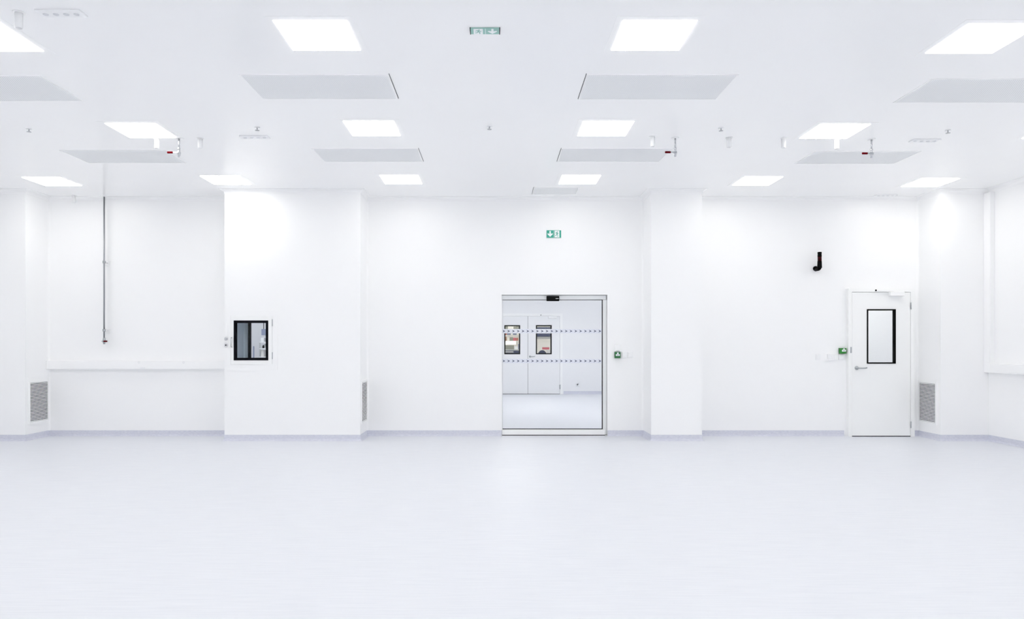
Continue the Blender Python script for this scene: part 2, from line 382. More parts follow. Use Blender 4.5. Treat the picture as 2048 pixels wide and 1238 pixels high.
diffuser(3.43, 4.54, 7.65, 8.15, 'perforated ceiling vent at right, behind the valve with the red lever')
diffuser(-4.61, -3.50, 5.50, 6.05, 'perforated ceiling vent cut by the left edge of the picture')
diffuser(3.41, 4.54, 5.57, 6.09, 'perforated ceiling vent cut by the right edge of the picture')
diffuser(.525, 1.100, 9.39, 9.80, 'small perforated ceiling vent against the back wall above the exit sign', -1)

# ------------------------------------------------------------------ things hung on the ceiling
def stub(px, pbot, lab, first=[None]):
    d = F * 1.97 / (CY - pbot); loc = (X(px, d), d, CEIL)
    if first[0]: return dup(first[0], loc, lab)
    t = thing('ceiling_pipe_stub', loc, lab, 'pipe stub', 'white pipe stubs on the ceiling'); x, y, z = loc
    MB().lathe(loc, (0, 0, -1), [(0, .034), (.004, .034), (.006, .028), (.006, .024)]).build('flange', 'white', t)
    MB().lathe((x, y, z-.005), (0, 0, -1), [(0, .023), (.092, .023), (.095, .021), (.095, .017), (.075, .016)]).build('tube', 'white', t)
    first[0] = t; return t
stub(313.5, 297, 'short white pipe stub hanging below the left middle row light')
stub(400.5, 296.5, 'short white pipe stub right of the left ceiling valve')
stub(1305.5, 293, 'short white pipe stub just left of the valve near the centre right')
stub(1458, 295, 'short white pipe stub beside the sprinkler, right of the centre right valve')
stub(1567, 296, 'short white pipe stub at the left tip of the right middle row light')
stub(1673.5, 298, 'short white pipe stub below the right middle row light')
stub(37.5, 56.5, 'white pipe stub at the upper left corner by the cut off light')
stub(148, 405, 'short white pipe stub close to the back wall in the far left bay')

def valve(px, py, lab, first=[None]):
    d = F * (CEIL - CAM_Z) / (CY - py); loc = (X(px, d), d, CEIL)
    if first[0]: return dup(first[0], loc, lab)
    t = thing('ceiling_valve', loc, lab, 'valve', 'compressed air valves on the ceiling'); x, y, z = loc
    MB().lathe(loc, (0, 0, -1), [(0, .036), (.005, .036), (.008, .030), (.008, .012)], 24).build('flange', 'white', t)
    MB().lathe((x, y, z-.006), (0, 0, -1), [(0, .0085), (.10, .0085)], 16).build('pipe', 'chrome', t)
    MB().lathe((x, y, z-.095), (0, 0, -1), [(0, .010), (.004, .014), (.022, .014), (.026, .011), (.034, .011), (.044, .018), (.064, .018), (.074, .012), (.092, .012), (.095, .007)], 16).build('valve_body', 'chrome', t)
    lv = MB().lathe((x, y-.014, z-.151), (0, -1, 0), [(0, .009), (.012, .009), (.014, .006)], 12).box(x-.105, x+.004, y-.026, y-.022, z-.156, z-.146, .001).build('lever', 'steel', t)
    MB().box(x-.108, x-.050, y-.031, y-.017, z-.161, z-.141, .005).build('grip', 'red', lv)
    first[0] = t; return t
valve(1350.5, 275.5, 'steel ceiling valve with red lever at the end of a perforated vent, centre right')
valve(358, 276, 'steel ceiling valve with red lever at the left, by the middle row light')
valve(1743, 278, 'steel ceiling valve with red lever at the right, in front of a perforated vent')

def sprinkler(px, py, lab, first=[None]):
    d = F * (CEIL - .015 - CAM_Z) / (CY - py); loc = (X(px, d), d, CEIL)
    if first[0]: return dup(first[0], loc, lab)
    t = thing('ceiling_sprinkler', loc, lab, 'sprinkler', 'sprinkler heads on the ceiling'); x, y, z = loc
    MB().lathe(loc, (0, 0, -1), [(0, .026), (.003, .026), (.006, .016)], 20).build('escutcheon', 'plastic', t)
    MB().lathe((x, y, z-.004), (0, 0, -1), [(0, .006), (.02, .004), (.026, .004)], 10).build('bulb', 'grey', t)
    MB().lathe((x, y, z-.027), (0, 0, -1), [(0, .020), (.003, .021), (.004, .008)], 12).build('deflector', 'grey', t)
    first[0] = t; return t
sprinkler(979, 256, 'small sprinkler head at the middle of the ceiling between two lights')
sprinkler(58, 261, 'small sprinkler head on the ceiling near the left edge')
sprinkler(514.5, 258, 'small sprinkler head just behind a flat socket plate, left half of the ceiling')
sprinkler(1442, 259, 'small sprinkler head beside a white stub, right of the centre right valve')
sprinkler(1896, 263.5, 'small sprinkler head near the right edge behind a flat socket plate')

def socket_plate(x, y, lab, first=[None]):
    loc = (x, y, CEIL)
    if first[0]: return dup(first[0], loc, lab)
    t = thing('ceiling_socket_plate', loc, lab, 'socket plate', 'flat socket plates on the ceiling'); z = CEIL
    MB().box(x-.14, x+.14, y-.048, y+.048, z-.012, z, .004).build('plate', 'plastic', t)
    for k in range(4):
        cx = x-.096+k*.064
        MB().lathe((cx, y, z-.011), (0, 0, -1), [(0, .017), (.004, .017), (.004, .013), (.0015, .012)], 18).build('socket', 'grey_socket', t)
    first[0] = t; return t
M['grey_socket'] = mat('pale_grey_plastic', (.74, .75, .77), .45)
socket_plate(-2.70, 4.45, 'flat white ceiling plate with four round sockets at the upper left')
socket_plate(-2.385, 7.10, 'flat white ceiling plate with four sockets below a sprinkler, left half')
socket_plate(4.34, 7.22, 'flat white ceiling plate with four sockets near the right edge')
socket_plate(5.385, 9.86, 'flat white ceiling plate with sockets tight against the wall above the single door')

# ------------------------------------------------------------------ exit signs
def man(u, v):     # the running figure, in a unit square, u to the right and v up
    head = [(.60 + .085*math.cos(a*math.pi/5), .86 + .085*math.sin(a*math.pi/5)) for a in range(10)]
    torso = [(.42, .80), (.60, .76), (.62, .52), (.50, .42), (.38, .46)]
    armr = [(.58, .74), (.80, .60), (.90, .66), (.86, .54), (.78, .50), (.58, .62)]
    arml = [(.42, .80), (.22, .74), (.14, .56), (.21, .54), (.28, .66), (.44, .70)]
    legr = [(.50, .50), (.62, .50), (.76, .28), (.70, .02), (.60, .04), (.63, .26), (.48, .42)]
    legl = [(.38, .48), (.52, .46), (.36, .22), (.10, .20), (.10, .30), (.30, .32)]
    return [head, torso, armr, arml, legr, legl]
DOWN = [(.38, 1), (.62, 1), (.62, .52), (.92, .60), (1.0, .48), (.5, 0), (0, .48), (.08, .60), (.38, .52)]
def exit_wall():
    d = YB; x0, x1, z0, z1 = X(1093, d), X(1122, d), Z(476, d), Z(461, d); h = z1-z0
    t = thing('exit_sign', ((x0+x1)/2, d, (z0+z1)/2), 'small green and white exit sign high on the wall above the sliding door', 'exit sign')
    MB().box(x0-.004, x1+.004, d-.020, d, z0-.004, z1+.004, .003).build('housing', 'white', t)
    MB().box(x0, x1, d-.023, d-.019, z0, z1).build('panel', 'sign_green', t)
    m = MB().prism([(x0+.010+u*.078, z0+.012+v*(h-.022)) for u, v in DOWN], 'y', d-.0245, d-.0225); m.build('arrow_print', 'sign_white', t)
    MB().box(x0+.100, x0+.103, d-.0245, d-.0225, z0+.004, z1-.004).build('divider_print', 'sign_white', t)
    MB().box(x0+.112, x0+.178, d-.0245, d-.0225, z0+.006, z1-.006).build('doorway_print', 'sign_white', t)
    b = MB()
    for p in man(0, 0): b.prism([(x0+.116+u*.056, z0+.010+v*(h-.020)) for u, v in p], 'y', d-.0258, d-.024)
    b.build('figure_print', 'sign_green', t)
exit_wall()
def exit_ceiling():
    ya, yb = F*2.064/(CY-56.5), F*2.064/(CY-68.5); ym = (ya+yb)/2; x0, x1 = X(940.5, ym), X(999.5, ym); L = yb-ya; z = CEIL-.003
    t = thing('exit_sign', ((x0+x1)/2, ym, CEIL), 'pale teal exit sign flat on the ceiling with arrow and running figure', 'exit sign')
    MB().box(x0+.004, x1-.004, ya+.003, yb-.003, z, CEIL, .002).build('housing', 'white', t)
    MB().box(x0+.003, x1-.003, ya, yb, z-.003, z+.001).build('panel', 'sign_teal', t)
    for a, b_ in ((x0-.002, x0+.003), (x1-.003, x1+.002)): MB().box(a, b_, ya-.001, yb+.001, z-.005, CEIL).build('end_cap', 'gasket', t)
    MB().prism([(x0+.115+u*.062, yb-.008-v*(L-.018)) for u, v in DOWN], 'z', z-.0042, z-.0028).build('arrow_print', 'sign_white', t)
    MB().box(x0+.0985, x0+.1015, ya+.006, yb-.002, z-.0042, z-.0028).build('divider_print', 'sign_white', t)
    MB().box(x0+.022, x0+.083, ya+.008, yb-.003, z-.0042, z-.0028).build('doorway_print', 'sign_white', t)
    b = MB()
    for p in man(0, 0): b.prism([(x0+.026+u*.054, yb-.006-v*(L-.018)) for u, v in p], 'z', z-.0052, z-.004)
    b.build('figure_print', 'sign_teal', t)
exit_ceiling()

# ------------------------------------------------------------------ sliding glass door
def sliding_door():
    x0, x1, zt = SD; yf = YB+.06
    t = thing('door_1', ((x0+x1)/2, YB, 0), 'wide glass sliding door with two rows of arrow markings', 'door', None, 'structure')
    xg = X(1203.7, yf+.03); zg0, zg1 = Z(858, yf+.03), Z(599.2, yf)
    MB().box(x0, x1-.012, yf-.01, yf+.13, zg1, zt-.004, .004).build('header', 'alu', t)
    MB().box(xg+.010, x1-.002, yf, yf+.12, .012, zg1, .004).build('jamb', 'alu', t)
    MB().box(x0, x0+.012, yf+.01, yf+.11, .012, zg1, .003).build('jamb', 'white', t)
    lf = MB().box(x0+.014, xg+.008, yf+.034, yf+.046, zg0, zg1).build('glass_pane', 'glass', t)
    MB().box(x0+.004, x1-.03, yf-.045, yf+.05, .014, zg0-.004, .004).build('bottom_rail', 'white', t)
    MB().box(x0+.006, x1-.03, yf-.04, yf+.06, .001, .014).build('bottom_seal', 'gap', t)
    MB().frame(x0+.012, xg+.010, zg0-.004, zg1+.001, .002, yf+.026, yf+.052, wr=.008, wt=.007, wb=.008).build('glazing_seal', 'gasket', t)
    ym = yf+.034
    for pc, nm in ((662.3, 'marking_band'), (722, 'marking_band')):
        zc = Z(pc, ym)
        bd = MB().box(x0+.02, xg-.002, ym-.002, ym-.0008, zc-.031, zc+.031).build(nm, 'band', t)
        b = MB(); n = 21; sp = (X(1197, ym)-X(1005, ym))/20
        for k in range(n):
            xs = X(1004.6, ym)+k*sp; w, h = .042, .019
            b.prism([(xs, zc+h), (xs+w, zc), (xs, zc-h), (xs+w*.38, zc)], 'y', ym-.0036, ym-.0022)
        b.build('arrow_print', 'chevron', bd)
    s = MB().box(X(1093, yf-.03), X(1118.5, yf-.03), yf-.05, yf-.01, Z(602.3, yf-.03), Z(592, yf-.03), .008, 3).build('motion_sensor', 'black_gloss', t)
    tag(s, 'black motion sensor')
    MB().box(X(1111, yf-.03), X(1117, yf-.03), yf-.0515, yf-.049, Z(597.8, yf-.03), Z(597, yf-.03)).build('badge', 'label', s)
sliding_door()
struct('trim_8', MB().box(SD[0]-.002, SD[1]+.002, YB+.002, YB+.2, .0, .004), 'alu', 'thin metal threshold strip under the sliding door', 'threshold')

# ------------------------------------------------------------------ single hinged door
def lever_handle(parent, x, y, z, L, s=1):
    h = MB().lathe((x, y, z), (0, -1, 0), [(0, .026), (.006, .026), (.008, .023), (.008, .010), (.05, .010)], 20).build('handle', 'steel', parent)
    MB().tube([(x, y-.045, z), (x+s*.02, y-.052, z-.001), (x+s*L*.5, y-.053, z-.002), (x+s*L*.92, y-.052, z), (x+s*L, y-.046, z+.006)], .009, 10).build('lever', 'steel', h)
    return h
def closer(parent, xa, xb, xb0, z, y, arm_z):
    c = MB().box(xb0, xb, y-.055, y, z-.055, z, .006).build('door_closer', 'white', parent)
    MB().box(xa, xb0+.06, y-.040, y-.018, arm_z-.007, arm_z+.010, .003).build('closer_arm', 'white', c)
    MB().lathe((xa+.008, y-.040, arm_z+.004), (0, -1, 0), [(0, .012), (.006, .012)], 12).build('arm_pivot', 'gasket', c)
    return c
def single_door():
    yd = 9.93
    x0, x1, zt = X(1704.5, yd), X(1821, yd), Z(584.5, yd)
    wx0, wx1, wz0, wz1 = X(1734, yd), X(1791.5, yd), Z(727.3, yd), Z(618.3, yd)
    t = thing('door_2', ((x0+x1)/2, yd, 0), 'white single door with a black framed window and lever handle', 'door', None, 'structure')
    f0, f1 = X(1697, yd), X(1829.5, yd)
    MB().holed([f0, x0-.004, x1+.004, f1], [0, zt+.004, Z(577, yd)], yd, YB+.18, lambda i, j: i == 1 and j == 0).build('frame', 'door', t)
    MB().box(x0-.004, x1+.004, yd+.06, yd+.07, .002, zt+.004).build('rebate', 'gap', t).hide_render = False
    lf = MB().holed([x0, wx0+.012, wx1-.012, x1], [.012, wz0+.012, wz1-.012, zt], yd+.004, yd+.05, lambda i, j: i == 1 and j == 1).build('leaf', 'door', t)
    MB().box(x0-.004, x1+.004, yd+.008, yd+.05, .001, .0115).build('bottom_seal', 'gasket', t)
    wf = MB().frame(wx0, wx1, wz0, wz1, .017, yd-.004, yd+.052).build('window_frame', 'black', t)
    MB().box(wx0+.016, wx1-.016, yd+.040, yd+.046, wz0+.016, wz1-.016).build('pane', 'pane', wf)
    lever_handle(t, X(1713.5, yd), yd+.004, Z(736, yd), X(1730.5, yd)-X(1713.5, yd))
    for py in (611.5, 849.5): MB().lathe((x1+.004, yd-.004, Z(py+6.5, yd)), (0, 0, 1), [(0, .007), (.09, .007)], 12).build('hinge', 'steel', t)
    closer(t, X(1750, yd-.03), X(1808, yd-.03), X(1779, yd-.03), Z(584, yd-.03), yd+.004, Z(581.3, yd-.03))
    MB().box(X(1700.5, yd), X(1703.3, yd), yd-.002, yd+.002, Z(706, yd), Z(694, yd)).build('strike_plate', 'steel', t)
    # the rebate plate must not cover the window: rebuilt as a ring
    for c in list(bpy.data.objects):
        if c.parent == t and c.name.startswith('rebate'): bpy.data.objects.remove(c)
    MB().frame(x0-.0038, x1+.0038, .002, zt+.0038, .03, yd+.052, yd+.06).build('rebate', 'gap', t)
single_door()

# ------------------------------------------------------------------ pass-through hatch
def hatch():
    y = YP
    t = thing('pass_through_hatch', ((HX0+HX1)/2, y, HZ0), 'square pass through hatch with black framed glass on the wide pier', 'hatch')
    MB().frame(X(450, y), X(556, y), Z(741.5, y), Z(621.5, y), X(462, y)-X(450, y), y-.006, y+.02, wr=X(556, y)-X(545.5, y), wt=(631-621.5)*y/F, wb=(741.5-729.5)*y/F).build('surround', 'white', t)
    gx0, gx1, gz0, gz1 = X(468, y), X(537, y), Z(720.7, y), Z(641, y)
    lf = MB().holed([HX0, gx0+.008, gx1-.008, HX1], [HZ0, gz0+.008, gz1-.008, HZ1], y-.010, y+.03, lambda i, j: i == 1 and j == 1).build('door_leaf', 'door', t)
    MB().frame(HX0-.005, HX1+.005, HZ0-.005, HZ1+.005, .012, y+.012, y+.028).build('gasket', 'gap', t)
    wf = MB().frame(gx0, gx1, gz0, gz1, .033, y-.013, y+.031).build('window_frame', 'gasket', lf)
    MB().box(gx0+.03, gx1-.03, y+.002, y+.008, gz0+.03, gz1-.03).build('pane', 'pane', lf)
    hx = X(463.5, y)+.004
    MB().tube([(hx, y-.008, Z(675, y)), (hx, y-.035, Z(675.6, y)), (hx, y-.042, Z(677.5, y)), (hx, y-.042, Z(691.5, y)), (hx, y-.035, Z(693.4, y)), (hx, y-.008, Z(694, y))], .006, 10).build('pull_handle', 'chrome', lf)
    for py in (652, 718): MB().lathe((HX1+.003, y-.010, Z(py, y)), (0, 0, 1), [(0, .005), (.09, .005)], 10).build('hinge', 'steel', lf)
    k1 = MB().lathe((X(452.5, y), y-.004, Z(677.3, y)), (0, -1, 0), [(0, .024), (.006, .024), (.010, .020), (.012, .014)], 22).build('lock', 'chrome', t)
    MB().box(X(452.5, y)-.004, X(452.5, y)+.014, y-.028, y-.012, Z(677.3, y)-.004, Z(677.3, y)+.010, .003).build('thumb_turn', 'chrome', k1)
    k2 = MB().lathe((X(452.5, y), y-.004, Z(690.3, y)), (0, -1, 0), [(0, .024), (.006, .024), (.009, .021)], 22).build('lock', 'chrome', t)
    MB().lathe((X(452.5, y), y-.012, Z(690.3, y)), (0, -1, 0), [(0, .009), (.002, .009)], 14).build('keyhole', 'black', k2)
    # the chamber behind the glass
    cx0, cx1, cz0, cz1, yb = X(473, y+.02)-.002, HX1-.05, HZ0+.045, HZ1-.045, 9.955
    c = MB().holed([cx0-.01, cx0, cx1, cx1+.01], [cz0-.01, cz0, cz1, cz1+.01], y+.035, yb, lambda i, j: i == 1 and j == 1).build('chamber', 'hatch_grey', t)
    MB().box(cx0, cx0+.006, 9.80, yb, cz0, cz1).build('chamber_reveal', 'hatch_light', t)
    xr = cx0+.006
    MB().frame(xr, cx1, cz0, cz1, .036, yb-.004, yb+.03, wt=cz1-Z(646, yb), wb=Z(715.5, yb)-cz0).build('rear_window_frame', 'gasket', t)
    MB().box(xr+.034, cx1-.034, yb+.010, yb+.016, cz0+.02, cz1-.02).build('rear_pane', 'pane', t)
hatch()
# the few things seen through the hatch
def behind_hatch():
    d = 12.5
    def bx(mb, a, b, p, q, y0, y1, bev=.004): return mb.box(X(a, d), X(b, d), y0, y1, Z(q, d), Z(p, d), bev)
    t = thing('hanging_monitor', (X(531, d), d, 2.9), 'blue grey monitor hung on a thin pole, seen through the hatch glass', 'monitor')
    bx(MB(), 523.3, 540, 658, 670.5, d-.02, d+.05, .006).build('housing', 'blue_grey', t)
    MB().lathe((X(526.7, d), d+.02, Z(660, d)), (0, 0, 1), [(0, .006), (2.9-Z(660, d), .006)], 10).build('pole', 'gasket', t)
    s = thing('equipment_rack', (X(532, d), d, 0), 'small white equipment rack standing against the wall behind the hatch', 'rack')
    for px in (523.4, 543):
        for yy in (d-.10, d+.28): MB().box(X(px, d)-.008, X(px, d)+.008, yy-.008, yy+.008, 0, Z(683, d)).build('post', 'grey', s)
    for py in (683.5, 696.5, 713): MB().box(X(523, d), X(543.4, d), d-.11, d+.29, Z(py+1.5, d), Z(py, d)).build('shelf', 'white', s)
    def it(nm, a, b, p, q, m, lb, cat, y0=d-.08, y1=d+.06): tag(bx(MB(), a, b, p, q, y0, y1).build(nm, m, None, (X((a+b)/2, d), d, Z(q, d))), lb, cat)
    it('storage_box', 524.5, 531, 675.5, 683.4, 'label', 'white box on the top shelf of the rack behind the hatch', 'box')
    it('storage_box', 531.6, 540, 688, 696.4, 'grey', 'grey box on the middle shelf of the rack behind the hatch', 'box')
    it('storage_box', 524.2, 530.4, 700, 712.9, 'cream', 'pinkish white carton on the lower shelf of the rack behind the hatch', 'box')
    q = thing('dispenser_bottle', (X(527, d), d, Z(696.5, d)), 'small dark bottle on the middle shelf of the rack behind the hatch', 'bottle')
    MB().lathe((X(527, d), d, Z(696.4, d)), (0, 0, 1), [(0, .018), (.04, .018), (.052, .007), (.06, .007)], 12).build('flask', 'gasket', q)
    MB().lathe((X(527, d), d, Z(696.4, d)+.06), (0, 0, 1), [(0, .009), (.012, .009)], 10).build('cap', 'label', q)
    tag(MB().lathe((X(507.3, 12.7), 12.7, 0), (0, 0, 1), [(0, .10), (.015, .10), (.02, .012), (Z(693, 12.7), .012), (Z(693, 12.7)+.005, .008)], 14).build('floor_post', 'blue_grey', None, (X(507.3, 12.7), 12.7, 0)), 'slim dark floor post in front of the grey wall behind the hatch', 'post')
behind_hatch()

# ------------------------------------------------------------------ lobby double door and what shows in its windows
def lobby_doors():
    d = Y3
    z1 = Z(632.5, d); xm, x1 = X(1055.8, d), X(1119.6, d); x0 = xm-(x1-xm)
    t = thing('door_3', (xm, d, 0), 'white double door at the far side of the lobby, seen through the sliding door', 'door', None, 'structure')
    MB().holed([x0-.07, x0-.004, x1+.004, x1+.07], [0, z1+.004, z1+.07], d-.012, d+.20, lambda i, j: i == 1 and j == 0).build('frame', 'door', t)
    for a, b, p, q in ((x0, xm-.004, 1008.6, 1040.4), (xm+.004, x1, 1071.7, 1103.4)):
        wx0, wx1, wz0, wz1 = X(p, d), X(q, d), Z(708.6, d), Z(650.3, d)
        lf = MB().holed([a, wx0+.01, wx1-.01, b], [.012, wz0+.01, wz1-.01, z1], d-.004, d+.045, lambda i, j: i == 1 and j == 1).build('leaf', 'vest', t)
        MB().frame(wx0, wx1, wz0, wz1, .030, d-.010, d+.05).build('window_frame', 'black', lf)
        MB().box(wx0+.02, wx1-.02, d+.02, d+.026, wz0+.02, wz1-.02).build('pane', 'pane', lf)
    MB().box(xm-.0035, xm+.0035, d+.0, d+.04, .012, z1).build('meeting_seal', 'gap', t)
    MB().box(x0, x1, d+.002, d+.04, .001, .0115).build('bottom_seal', 'gasket', t)
    lever_handle(t, X(1060, d), d-.004, Z(713, d), .12)
    MB().lathe((x1+.004, d-.012, Z(778, d)), (0, 0, 1), [(0, .011), (.11, .011)], 10).build('hinge', 'steel', t)
    closer(t, X(1081, d-.03), X(1113, d-.03), X(1096.5, d-.03), Z(632.5, d-.03), d-.004, Z(630.6, d-.03))
    w = thing('wall_socket', (X(1155, d), d, Z(769, d)), 'small white wall socket low on the far lobby wall', 'wall socket')
    MB().box(X(1151.5, d), X(1158.5, d), d-.012, d, Z(772.5, d), Z(766, d), .004).build('plate', 'label', w)
    MB().lathe((X(1155, d), d-.011, Z(769, d)), (0, -1, 0), [(0, .026), (.004, .026), (.004, .021), (.001, .02)], 16).build('socket', 'grey_socket', w)
lobby_doors()
def workshop():
    d = 23.0
    def B(a, b, p, q, y0, y1, bev=.006): return MB().box(X(a, y0), X(b, y0), y0, y1, Z(q, y0), Z(p, y0), bev)
    # left window: bench, machines, shelves of boxes
    t = thing('work_bench', (X(1020, 22), 22.3, 0), 'navy blue work bench seen in the left window of the lobby doors', 'bench')
    MB().box(X(985, 22), X(1047, 22), 22, 22.7, Z(701, 22), Z(699, 22)).build('bench_top', 'grey', t)
    MB().box(X(986, 22), X(1046.5, 22), 22.03, 22.68, 0, Z(701, 22)).build('cabinet', 'navy', t)
    tag(MB().box(X(1009, 22), X(1027, 22), 21.99, 22.03, Z(705, 22), Z(702.5, 22)).build('rail', 'grey', t), 'pale drawer rail')
    def it(nm, a, b, p, q, y0, y1, m, lb, cat): return tag(B(a, b, p, q, y0, y1).build(nm, m, None, (X((a+b)/2, y0), y0, Z(q, y0))), lb, cat)
    it('bench_machine', 1005, 1028, 690.5, 698.9, 22.1, 22.5, 'olive', 'olive grey machine on the work bench in the left lobby window', 'machine')
    it('white_carton', 1029, 1036, 693, 698.9, 22.1, 22.4, 'label', 'white carton beside the olive machine on the work bench', 'box')
    it('light_crate', 1036.6, 1044, 688, 698.9, 22.15, 22.5, 'blue_grey', 'blue grey crate at the right end of the work bench', 'crate')
    s = thing('storage_shelf', (X(1022, d), d+.3, 0), 'tall shelf loaded with boxes seen in the left window of the lobby doors', 'shelf')
    for px in (982, 1052): MB().box(X(px, d)-.02, X(px, d)+.02, d, d+.5, 0, 2.2).build('upright', 'grey', s)
    for py in (681.5, 670, 658.5): MB().box(X(982, d), X(1052, d), d, d+.5, Z(py+.9, d), Z(py, d)).build('shelf_board', 'cream', s)
    tag(MB().box(X(984, 22.85), X(1032, 22.85), 22.80, 22.95, Z(689, 22.85), Z(682.6, 22.85), .01).build('tube_lamp', 'tube_glow', None, (X(1008, 22.85), 22.87, Z(689, 22.85))), 'glowing white tube lamp under the shelf in the left lobby window', 'lamp')
    cols = ['brick', 'brown', 'pink', 'olive', 'cream', 'grey', 'brown', 'brick', 'blue_grey', 'olive']
    names = {'brick': 'terracotta', 'brown': 'brown', 'pink': 'dusty red', 'olive': 'olive', 'cream': 'cream', 'grey': 'grey', 'blue_grey': 'blue grey'}
    used = {}
    for r, (p0, p1) in enumerate(((673, 681.4), (661.5, 669.9), (651.5, 658.4))):
        px = 1003
        while px < 1046:
            w = random.uniform(4, 8); m = cols[random.randrange(len(cols))] if r < 2 else random.choice(['cream', 'grey', 'olive', 'cream'])
            top = p0 + random.uniform(0, 3)
            k = (names[m], r); used[k] = used.get(k, 0) + 1
            ordn = ['first', 'second', 'third', 'fourth', 'fifth', 'sixth', 'seventh', 'eighth', 'ninth'][used[k]-1]
            o = it('shelf_box', px, min(px+w-.4, 1049), top, p1, d+.04, d+.38, m, '%s %s box from the left on the %s shelf in the left lobby window' % (ordn, names[m], ('lower', 'middle', 'top')[r]), 'box')
            o['group'] = 'boxes on the workshop shelf'
            px += w
    # right window: wall cabinet, panel, sign, monitor and chair
    c = thing('wall_cabinet', (X(1088, 23.4), 23.6, Z(680, 23.4)), 'navy and grey overhead cabinet in the right window of the lobby doors', 'cabinet')
    B(1062, 1116, 667, 673, 23.4, 23.9).build('door', 'navy', c); B(1062, 1116, 673.3, 677.8, 23.42, 23.9).build('open_shelf', 'grey', c); B(1062, 1116, 678.6, 679.8, 23.38, 23.9).build('lower_rail', 'cream', c)
    u = thing('cable_tray', (X(1088, 23), 23, Z(657, 23)), 'dark cable tray high in the right window of the lobby doors', 'cable tray')
    B(1062, 1116, 654.5, 657.5, 23.0, 23.2).build('tray', 'navy', u)
    for px in (1064, 1112): MB().box(X(px, 23.1)-.01, X(px, 23.1)+.01, 23.09, 23.11, Z(655, 23), 3.2).build('hanger', 'grey', u)
    dk = thing('desk', (X(1088, 22.4), 22.8, 0), 'white desk mostly hidden behind the chair in the right lobby window', 'desk')
    MB().box(X(1064, 22.4), X(1114, 22.4), 22.4, 23.2, .71, .75).build('desk_top', 'label', dk)
    for px in (1066, 1112):
        for yy in (22.45, 23.15): MB().box(X(px, 22.4)-.03, X(px, 22.4)+.03, yy-.03, yy+.03, 0, .71).build('leg', 'grey', dk)
    tag(B(1065, 1114, 683, 712, 23.22, 23.26).build('partition_panel', 'cream', None, (X(1088, 23.2), 23.24, 0)), 'pale upright panel behind the desk in the right lobby window', 'panel')
    it('red_notice', 1084.5, 1098.6, 694.6, 699, 23.195, 23.219, 'pink', 'red notice fixed to the pale panel in the right lobby window', 'notice')
    mo = thing('desk_monitor', (X(1098, 22.6), 22.7, .75), 'pale grey monitor on the desk in the right lobby window', 'monitor')
    B(1093.5, 1102, 700, 710, 22.6, 22.66).build('screen', 'grey_room', mo); MB().lathe((X(1098, 22.6), 22.68, .75), (0, 0, 1), [(0, .10), (.015, .10), (.02, .02), (.30, .02)], 16).build('stand', 'grey', mo)
    ch = thing('office_chair', (X(1084.5, 21.4), 21.5, 0), 'navy office chair with rounded back in the right lobby window', 'chair')
    xc, yc = X(1084.5, 21.4), 21.4; zt = Z(700.3, yc); w = X(1093.3, yc)-xc
    pts = [(xc-w*1.0, .62)] + [(xc + w*math.cos(a)*1.0, zt-.16 + .16*math.sin(a)) for a in [math.pi*(1-k/14) for k in range(15)]] + [(xc+w, .62)]
    MB().prism(pts, 'y', yc-.04, yc+.03).build('backrest', 'navy_fabric', ch)
    MB().box(xc-.24, xc+.24, yc+.02, yc+.50, .44, .52, .03).build('seat', 'navy_fabric', ch)
    MB().box(xc-.03, xc+.03, yc+.01, yc+.06, .46, .66).build('back_bracket', 'black', ch)
    MB().lathe((xc, yc+.26, .06), (0, 0, 1), [(0, .03), (.38, .03)], 12).build('gas_lift', 'black', ch)
    for k in range(5):
        a = 2*math.pi*k/5+.3
        MB().tube([(xc, yc+.26, .10), (xc+.28*math.cos(a), yc+.26+.28*math.sin(a), .06), (xc+.28*math.cos(a), yc+.26+.28*math.sin(a), .0)], .022, 8).build('foot', 'black', ch)
workshop()

# ------------------------------------------------------------------ return air grilles
def grille(side_x, sgn, ya, yb, z0, z1, label, dark='gap'):
    """on the wall plane x = side_x facing sgn; louvres between ya..yb, z0..z1."""
    t = thing('return_air_grille', (side_x, (ya+yb)/2, z0), label, 'air grille', 'return air grilles')
    X0, X1 = (side_x, side_x + sgn*.012)
    MB().holed([ya-.022, ya, yb, yb+.016], [z0-.03, z0, z1, z1+.03], min(X0, X1), max(X0, X1), lambda i, j: i == 1 and j == 1, 'yz').build('frame', 'white', t)
    MB().box(min(side_x, side_x+sgn*.002), max(side_x, side_x+sgn*.002), ya, yb, z0, z1).build('shade_backing', dark, t)  # dark sheet stands in for the shade of a recess behind the louvres
    b = MB(); n = 27; p = (z1-z0)/n
    for k in range(n):
        z = z0 + (k+.5)*p
        poly = [(side_x+sgn*.002, z-.002), (side_x+sgn*.0095, z-.0052), (side_x+sgn*.0115, z-.0050), (side_x+sgn*.0115, z+.0044), (side_x+sgn*.0095, z+.0050), (side_x+sgn*.002, z+.002)]
        b.prism(poly, 'y', ya, yb)
    b.build('louvre_panel', 'white', t)
    return t
grille(NL, 1, 9.585, 9.965, .240, .765, 'tall louvred return grille on the left corner block')
grille(PIER1[1], 1, 9.575, 9.955, .240, .765, 'narrow looking louvred grille on the right flank of the wide pier')
grille(NR, -1, 9.600, 9.965, .225, .750, 'tall louvred return grille right of the single door')

